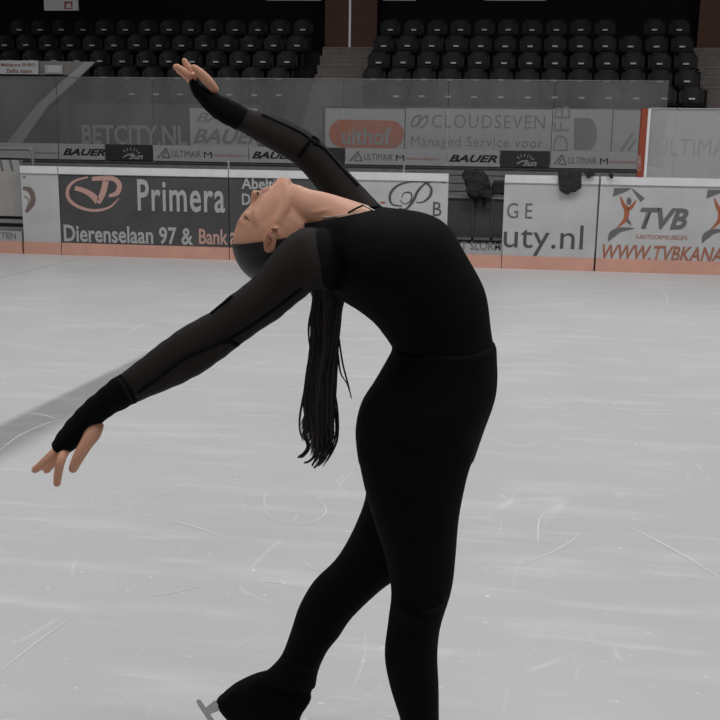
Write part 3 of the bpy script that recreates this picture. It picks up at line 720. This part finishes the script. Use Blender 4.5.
hU = Vector((-.61, .79)); hN = Vector((-.79, -.61))
def hp(t, s, wd=0):   # head frame in picture units from the chin: t towards the crown, s towards the face
    return P(279+hU.x*t+hN.x*s, 179+hU.y*t+hN.y*s, wd)
PXM = (P(260, 220)-P(261, 220)).length      # metres per picture unit at the skater
ax_n = (P(277+hN.x*10, 240+hN.y*10)-P(277, 240)).normalized(); ax_u = (P(277+hU.x*10, 240+hU.y*10)-P(277, 240)).normalized()
HC = P(278, 240)
def build_body():
    bm = bmesh.new(); I = .005
    loft(bm, TORSO, .008); loft(bm, NECK, 0)
    for A in ([(334, 236, 340, 288, -.085, .045)]+NARM[1:], FARM): loft(bm, A, .0035, n=20)
    loft(bm, NLEG, .006); loft(bm, FLEG, .006); loft(bm, [(a+4, b+3, c-3, d+3, w_, h-.01) for a, b, c, d, w_, h in FFOOT[1:]], .012); loft(bm, NFOOT, .008)
    # head
    ellipsoid(bm, HC, ax_n*44*PXM, ax_u*46*PXM, HF*.074)
    FACE = [(234.5, 238, 285, 268, 0, .060), (236, 229, 288, 262, 0, .063), (242.5, 219.5, 292, 250, 0, .066), (249.5, 209, 296, 242, 0, .065), (254.5, 202, 298, 233, 0, .061),
            (260, 195.5, 298, 222, 0, .054), (265.5, 190.5, 298, 211, 0, .046), (271, 186, 297, 203, 0, .037), (276, 181.5, 296, 196, 0, .027), (281, 178.5, 294, 190, 0, .018), (286, 178.8, 293, 184, 0, .008)]
    loft(bm, FACE, 0, n=32, ex=2.15)
    # chin pad, under-jaw
    tube(bm, [P(278, 184, 0), P(282, 183, 0), P(290, 185, 0)], [.010, .012, .011])
    # jaw lines from chin to ear, both sides
    for s in (-1, 1):
        tube(bm, [P(284, 185, s*.012), P(286, 196, s*.030), P(284, 210, s*.046), P(278, 224, s*.056)], [.009, .011, .012, .013])
        # cheekbone, orbit, closed lid
        tube(bm, [P(262, 232, s*.054), P(258, 220, s*.048), P(257, 210, s*.038)], [.012, .013, .010])
        ellipsoid(bm, P(248.3, 216.5, s*.029), ax_n*.0105, ax_u*.0095, HF*.0135, 16)
        tube(bm, [P(243, 222, s*.012), P(242.0, 221.5, s*.026), P(246.5, 226, s*.042)], [.0065, .007, .006])
        # nostril wing
        ellipsoid(bm, P(258.0, 194.5, s*.0105), ax_n*.0085, ax_u*.0085, HF*.0065, 14)
        # ear
        ec = Vector((271, 240))
        out = []
        for a in range(0, 361, 30):
            r = math.radians(a); q = Vector((math.cos(r)*6.0, math.sin(r)*12.5)); ang = math.radians(14)
            q = Vector((q.x*math.cos(ang)-q.y*math.sin(ang)*1.0, q.x*math.sin(ang)+q.y*math.cos(ang)))
            out.append(P(ec.x+q.x, ec.y+q.y, s*(.082-.008*math.cos(r))))
        tube(bm, out, .0030, 8, 2)
        tube(bm, [P(269, 250, s*.077), P(271, 241, s*.077), P(274, 231, s*.074)], [.009, .009, .0065])
        tube(bm, [P(267, 246, s*.083), P(270.5, 240, s*.084), P(271, 234, s*.083)], [.0022, .0026, .0022])
        tube(bm, [P(276.5, 229, s*.078), P(275.5, 226.5, s*.080)], [.0055, .004])
    # nose: bridge to tip
    tube(bm, [P(249.5, 213, 0), P(253, 206, 0), P(254.8, 199, 0), P(255.6, 194.6, 0)], [.0052, .0065, .0080, .0085], round_end=False)
    ellipsoid(bm, P(255.6, 194.0, 0), ax_n*.0088, ax_u*.0078, HF*.009, 16)
    # lips
    tube(bm, [P(266.5, 194.5, -.022), P(264.6, 191.6, -.011), P(264, 190.9, 0), P(264.6, 191.6, .011), P(266.5, 194.5, .022)], [.003, .0052, .0056, .0052, .003])
    tube(bm, [P(269.5, 192.5, -.021), P(268.8, 189.9, -.011), P(268.5, 189.4, 0), P(268.8, 189.9, .011), P(269.5, 192.5, .021)], [.003, .0055, .0062, .0055, .003])
    # collar bone and neck tendon
    tube(bm, [P(300, 215, -.045), P(318, 212, -.048), P(340, 209, -.045), P(352, 207, -.02)], [.001, .004, .005, .003])
    # near hand
    def fg(pts, rad): tube(bm, [P(*p) for p in pts], rad, 12, 4, True, True)
    fg([(62, 446, -.170), (52, 455, -.178), (43, 463.5, -.180), (35, 469.8, -.178)], [.0100, .0092, .0085, .0072])
    fg([(64, 448, -.150), (57, 457, -.150), (51, 465, -.147), (46.5, 470.5, -.143)], [.0098, .0090, .0082, .0070])
    fg([(63, 447, -.130), (57, 455, -.126), (50, 462, -.122), (43, 468, -.118)], [.0088, .0082, .0075, .0062])
    fg([(67, 446, -.150), (65, 451, -.172), (61.5, 459, -.196), (58.5, 471, -.198), (57, 483.5, -.196)], [.0095, .0092, .0086, .0084, .0072])
    fg([(98, 423, -.160), (93, 433, -.176), (85.5, 445, -.186), (78.5, 457, -.190), (73.0, 469.0, -.190)], [.0125, .0155, .0125, .0112, .0086])
    # far hand
    fg([(194, 82, .262), (187, 75.5, .255), (181, 70, .252), (176, 66.8, .250)], [.0105, .0098, .0088, .0075])
    fg([(195, 82, .285), (190, 77, .283), (184, 73.5, .282), (178.5, 70.5, .281)], [.0098, .0090, .0080, .0068])
    fg([(197, 81, .300), (193, 73, .305), (187.5, 66, .306), (184.2, 60.5, .306)], [.0098, .0090, .0078, .0062])
    fg([(197, 82, .316), (194, 75, .322), (190, 69.5, .325), (187, 66, .326)], [.0088, .0080, .0072, .0060])
    fg([(216.5, 91.5, .264), (210, 84.0, .254), (203.5, 76.5, .250), (198, 70.8, .248), (193.5, 67.0, .248)], [.0085, .0115, .0112, .0088, .0068])
    fg([(191, 80, .270), (195, 75.5, .268), (199, 74.5, .258)], [.0085, .0085, .0075])
    me = remesh(bm, .0030, 3, 'body')
    o = link('body', me, 'skin', sk); me.materials.append(MT['lip'])
    off = parent_loc(sk); lc = [P(264.2, 190.8), P(268.4, 189.3)]
    for p in me.polygons:
        c = p.center+off
        if abs((c-lc[0]).dot(HF)) < .024:
            d = min(((c-q)-HF*(c-q).dot(HF)).length for q in lc)
            if d < .0052: p.material_index = 1
    return o
body = build_body()
def bvh_of(o):
    me = o.data; off = parent_loc(o.parent) if o.parent else Vector()
    return BVHTree.FromPolygons([v.co+off for v in me.vertices], [tuple(p.vertices) for p in me.polygons])
def surf(bv, px, py, lift=.0005):
    d = ray(px, py); h = bv.ray_cast(CAM, d)
    return (h[0]-d*lift) if h[0] else None
bbv = bvh_of(body)
# eyebrow and lash on the near side, mouth corner, nostril
def surf_tube(name, bv, pts, rad, m, parent, lift=.0003, k=4):
    q = [surf(bv, x, y, lift) for x, y in pts]; q = [a for a in q if a]
    if len(q) < 2: return None
    bm = bmesh.new(); tube(bm, q, rad if not isinstance(rad, list) else rad[:len(q)], 8, k); return from_bm(name, bm, m, parent, True)
surf_tube('eyelashes', bbv, [(244.8, 216.2), (246, 217.2), (247.8, 218.8), (249.8, 221.0)], [.0007, .0013, .0012, .0004], 'brow', body)
surf_tube('ear_fold', bbv, [(271.5, 231), (270.2, 236), (271.6, 240.5), (269, 243), (266.8, 246.5)], [.0006, .0013, .0014, .0014, .0006], 'lip', body)
surf_tube('nostril', bbv, [(257.2, 192.0), (257.8, 193.2), (258.2, 194.2)], [.0012, .0022, .0014], 'brow', body)
for n_, pts in (('fingernail', [(55.6, 484.5), (55.6, 487)]), ('fingernail', [(33.5, 470.5), (32.6, 471.6)]), ('fingernail', [(71.6, 470), (70.8, 473)])):
    surf_tube(n_, bbv, pts, .0024, 'nail', body, -.0012)

# top: opaque torso
bm = bmesh.new()
loft(bm, [(306, 212, 306, 265, 0, .085), (318, 209, 314, 272, 0, .115)]+[s for s in TORSO[1:] if s[1] < 360], 0, n=36)
loft(bm, NARM[:2]+[(312, 236, 325, 289, -.145, .055)], -.003, n=24); loft(bm, FARM[:3], -.001, n=24)
me = remesh(bm, .0052, 5, 'top')
bm = bmesh.new(); bm.from_mesh(me)
a, b = P(300, 222), P(386, 205.5)
nrm = (b-a).cross(HF).normalized()
if nrm.z < 0: nrm = -nrm
bmesh.ops.bisect_plane(bm, geom=bm.verts[:]+bm.edges[:]+bm.faces[:], plane_co=a, plane_no=nrm, clear_outer=True)
# the hem
c1_, c2_ = P(496, 352.5), P(386, 360)
hn = (c2_-c1_).cross(HF).normalized()
if hn.z > 0: hn = -hn
me.clear_geometry() if False else None
top = from_bm('top', bm, 'black', sk, True)
tbv = bvh_of(top)
ha = empty  # (kept short: helper alias unused)
# leggings
bm = bmesh.new()
WB = [(493.5, 341.5, 391.5, 345, 0, .139), (495.2, 347, 393, 349.5, 0, .141), (495.5, 356, 389, 358.5, 0, .143)]
loft(bm, WB+[s for s in TORSO if s[1] > 370], -.0015, n=36)
loft(bm, NLEG, 0, n=32); loft(bm, FLEG, 0, n=32); loft(bm, FFOOT, 0, n=28)
tube(bm, [P(305, 668, WFR), P(302, 688, WFR), P(296, 703, WFR)], [.020, .024, .020])
# soft folds: behind the knee, at the ankle cover and the seat of the leggings
for pts, r in (([(444, 592, -.13), (438, 603, -.150), (420, 610, -.162)], .010), ([(392, 612, -.13), (402, 618, -.155), (420, 622, -.160)], .008),
               ([(283, 655, .05), (297, 662, .035), (315, 668, .04)], .009)):
    tube(bm, [P(*p) for p in pts], [r*.5, r, r*.5])
leg = link('leggings', remesh(bm, .005, 5, 'leggings'), 'legging', sk, True)

# sheer sleeves, cuffs
def sleeve(st, name, m, inset, caps=False, rnd=0, seed=1, k=7):
    bm = bmesh.new(); loft(bm, st, inset, n=36, k=k, caps=caps)
    bm.verts.ensure_lookup_table()
    if rnd:
        r = random.Random(seed)
        for v in bm.verts:
            q = v.co; v.co = q+HF.cross(Vector((0, 0, 1)))*rnd*math.sin(q.x*160+q.z*130+q.y*40)+Vector((0, 0, rnd*.8*math.sin(q.x*210-q.z*90)))
    bmesh.ops.recalc_face_normals(bm, faces=bm.faces)
    return from_bm(name, bm, m, sk, True)
s_near = sleeve(NARM[1:11], 'sleeve', 'sheer', -.0005, rnd=.0006); s_far = sleeve(FARM[1:9], 'sleeve', 'sheer', -.0005, rnd=.0006)
c_near = sleeve(NARM[10:], 'cuff', 'black', -.0022, rnd=.0009, seed=3); c_far = sleeve(FARM[8:], 'cuff', 'black', -.0022, rnd=.0009, seed=4)
nbv, fbv = bvh_of(s_near), bvh_of(s_far)
surf_tube('seam', nbv, [(138, 393), (160, 377), (184, 359), (212, 347), (236, 335), (251, 326), (279, 306), (302, 288.5)], .0030, 'seam', s_near)
surf_tube('seam', nbv, [(222, 343), (228, 341), (237, 345)], .005, 'seam', s_near)
surf_tube('seam', nbv, [(121, 375.5), (126, 384), (131, 393), (135, 401)], .0035, 'seam', s_near)
surf_tube('seam', nbv, [(233, 296.5), (222, 305), (211, 313.5)], .003, 'seam', s_near)
surf_tube('seam', fbv, [(244, 110.5), (262, 115), (287, 126), (303, 134), (313, 142), (325, 150), (343, 170), (358, 186)], .0030, 'seam', s_far)
surf_tube('seam', fbv, [(311, 140), (304, 149), (298, 157)], .0042, 'seam', s_far)
surf_tube('seam', fbv, [(312, 137), (318, 141), (314, 145)], .0045, 'seam', s_far)
surf_tube('seam', fbv, [(246.5, 110.5), (242, 119), (237.5, 127)], .0035, 'seam', s_far)
# neckline trim
tr = surf_tube('neckline_trim', bbv, [(322, 217.5), (335, 216.5), (350, 214), (364, 213.5), (378, 213.2)], .0013, 'trim', top, .001)
bm = bmesh.new(); q = [P(378.5, 213.5, -.055), P(371, 209, -.05), P(363, 205.3, -.04)]; tube(bm, q, .0018, 8); from_bm('neckline_trim', bm, 'trim', top, True)
bm = bmesh.new(); q = [P(348, 213, -.062), P(355, 209, -.055), P(363, 205.3, -.045)]; tube(bm, q, .0018, 8); from_bm('neckline_strap', bm, 'seam', top, True)

# hair cap slicked back over the skull
bm = bmesh.new(); ellipsoid(bm, HC, ax_n*45.0*PXM, ax_u*47.5*PXM, HF*.0785, 40)
a, b = P(233, 243.5), P(279, 236)
nrm = (b-a).cross(HF).normalized()
if nrm.z < 0: nrm = -nrm
bmesh.ops.bisect_plane(bm, geom=bm.verts[:]+bm.edges[:]+bm.faces[:], plane_co=a, plane_no=nrm, clear_outer=True)
hair = from_bm('hair', bm, 'hair', sk, True)
# ponytail
def ponytail():
    rnd = random.Random(11); bm = bmesh.new(); bm2 = bmesh.new()
    W0 = .03
    tube(bm, [P(300, 262, W0), P(312, 272, W0), P(323, 290, W0), P(328, 315, W0), P(325, 350, W0), P(321, 385, W0), P(319, 415, W0), P(321, 440, W0)],
         [.018, .024, .026, .024, .023, .024, .018, .004], 18)
    for i in range(620):
        u = rnd.uniform(-1, 1); v = math.sin(rnd.uniform(-1.5, 1.5)); ph = rnd.uniform(0, 6.28)
        prof = [(262, 0, 300), (288, 14, 326), (315, 14.5, 326.5), (345, 13.5, 325), (375, 14.5, 321), (405, 15.5, 319), (432, 15.5, 320), (455, 12, 321)]
        end = rnd.uniform(.86, 1.0) if rnd.random() < .7 else rnd.uniform(.7, 1.0); pts = []
        lock = int((u+1)*2.99); cl_ = [.9, .75, .55, .3, .5, .9][lock]+rnd.uniform(-.12, .12); u = (lock+.5)/3-1+(u-((lock+.5)/3-1))*1.0
        stop = [424, 438, 446, 446, 440, 428][lock]+rnd.uniform(-14, 5)
        for (py, hw, cx) in prof:
            yy = min(py, stop); pts.append(P(cx+u*hw+(((lock+.5)/3-1)-u)*hw*.55*min(1, max(0, (py-400)/50))+1.0*math.sin(py*.05+lock*1.3+ph*.12)+1.1*math.sin(py*.04+ph)+2.2*min(1, max(0, (py-370)/60))*math.sin(py*.075+lock*.9), yy, W0+v*.026))
            if py >= stop: break
        # curled tip to the left
        x_, y_ = cx+u*hw, min(prof[-1][0], stop)
        pts.append(P(x_-1, y_+6, W0+v*.024)); pts.append(P(x_-2-2*cl_, y_+13, W0+v*.022))
        k = len(pts); rr = [.0009]*(k-3)+[.0008, .0006, .0002]
        tube(bm2 if i % 6 == 0 else bm, pts, rr, 5, 4)
    # locks that separate and hook forward at the ends
    for path, wd_ in (([(313, 385), (309, 415), (305, 434), (308, 446), (304, 453), (298, 457.5)], 4.5), ([(318, 390), (314, 425), (317, 444), (314, 456), (309, 461.5), (304, 463)], 5.0),
                      ([(324, 390), (321, 425), (324, 446), (322, 458), (318, 464), (314, 468)], 5.0), ([(328, 385), (328, 420), (331, 440), (328, 452), (323, 461), (318, 466)], 4.0),
                      ([(321, 395), (325, 430), (320, 448), (316, 458), (312, 466)], 3.5), ([(331, 380), (335, 410), (336, 432), (331, 449), (325, 459)], 2.4)):
        for j in range(26):
            a_, b_ = rnd.uniform(-.5, .5), rnd.uniform(-.01, .01); n_p = len(path); f_ = rnd.uniform(-1.5, 1)
            tube(bm2 if j % 6 == 0 else bm, [P(x+a_*wd_*(1-.8*i/(n_p-1))+.3*math.sin(i+j), y+f_*i/n_p, W0-.005+b_) for i, (x, y) in enumerate(path)], [.0009]*(n_p-2)+[.0007, .0002], 5, 5)
    # loose wisps
    for x0, path in ((0, [(334, 300), (338, 335), (342, 362), (346, 378), (349, 388)]), (0, [(332, 320), (337, 350), (340, 372), (347, 384), (351, 398)]),
                     (0, [(318, 288), (311, 310), (308, 330), (310, 352)]), (0, [(316, 290), (312, 330), (309, 370), (303, 395), (299, 420), (301, 436), (307, 440)]),
                     (0, [(333, 385), (337, 410), (337, 436), (331, 452), (322, 466)]), (0, [(308, 400), (303, 425), (309, 445), (303, 455), (298, 457)])):
        for j in range(3):
            tube(bm, [P(x+j*.5, y+j*.6, W0-.01*j) for x, y in path], [.0012]*(len(path)-1)+[.0003], 5, 5)
    p_ = from_bm('ponytail', bm, 'hair', sk, True)
    from_bm('highlight_strands', bm2, 'hair_brown', p_, True)
ponytail()

# skates
def skate(stA, blade_pts, W, boot=True):
    bm = bmesh.new(); loft(bm, stA, .003, n=24, k=4); me = remesh(bm, .005, 3, 'ice_skate'); o = link('ice_skate', me, 'black', sk, True)
    bm = bmesh.new()
    a, b, sd, th = blade_pts
    # runner: long thin plate with a rounded tail and a toe pick, two stanchions to the sole
    d2 = (Vector(b)-Vector(a)); L = d2.length; d2.normalize(); n2 = Vector((d2.y, -d2.x))*sd
    out = [(-.0, 3.0), (.005, 1), (.05, 0), (.5, -.8), (.93, 0), (.97, 1.8), (.965, 3), (.985, 3.2), (.975, 4.6), (.99, 5), (.97, 7), (.80, 7), (.70, 5.2), (.4, 5), (.1, 5.2), (.02, 5.2)]
    pts = [Vector(a)+d2*L*t+n2*h for t, h in out]
    A = [bm.verts.new(P(p.x, p.y, W-.0022)) for p in pts]; B = [bm.verts.new(P(p.x, p.y, W+.0022)) for p in pts]
    bm.faces.new(A); bm.faces.new(B[::-1])
    for i in range(len(A)): bm.faces.new((A[i], B[i], B[(i+1) % len(A)], A[(i+1) % len(A)]))
    for t0, t1, t2, t3 in ((.10, .165, .09, .19), (.66, .84, .62, .90)):
        q = [Vector(a)+d2*L*t0+n2*4, Vector(a)+d2*L*t1+n2*4, Vector(a)+d2*L*t3+n2*th, Vector(a)+d2*L*t2+n2*th]
        A = [bm.verts.new(P(p.x, p.y, W-(.003 if i < 2 else .016))) for i, p in enumerate(q)]; B = [bm.verts.new(P(p.x, p.y, W+(.003 if i < 2 else .016))) for i, p in enumerate(q)]
        bm.faces.new(A); bm.faces.new(B[::-1])
        for i in range(4): bm.faces.new((A[i], B[i], B[(i+1) % 4], A[(i+1) % 4]))
    bmesh.ops.recalc_face_normals(bm, faces=bm.faces)
    from_bm('blade', bm, 'steel', o); return o
skate(NFOOT, ((392, 847), (517, 850), 1, 24), WN)
s2_ = skate(FFOOT, ((195.0, 701), (260.5, 797), 1, 17), WFR)
s2_.data.transform(Matrix.Translation(Vector((0, 0, 0))))
tag(s2_, 'skate of the trailing foot, under the black leg cover')
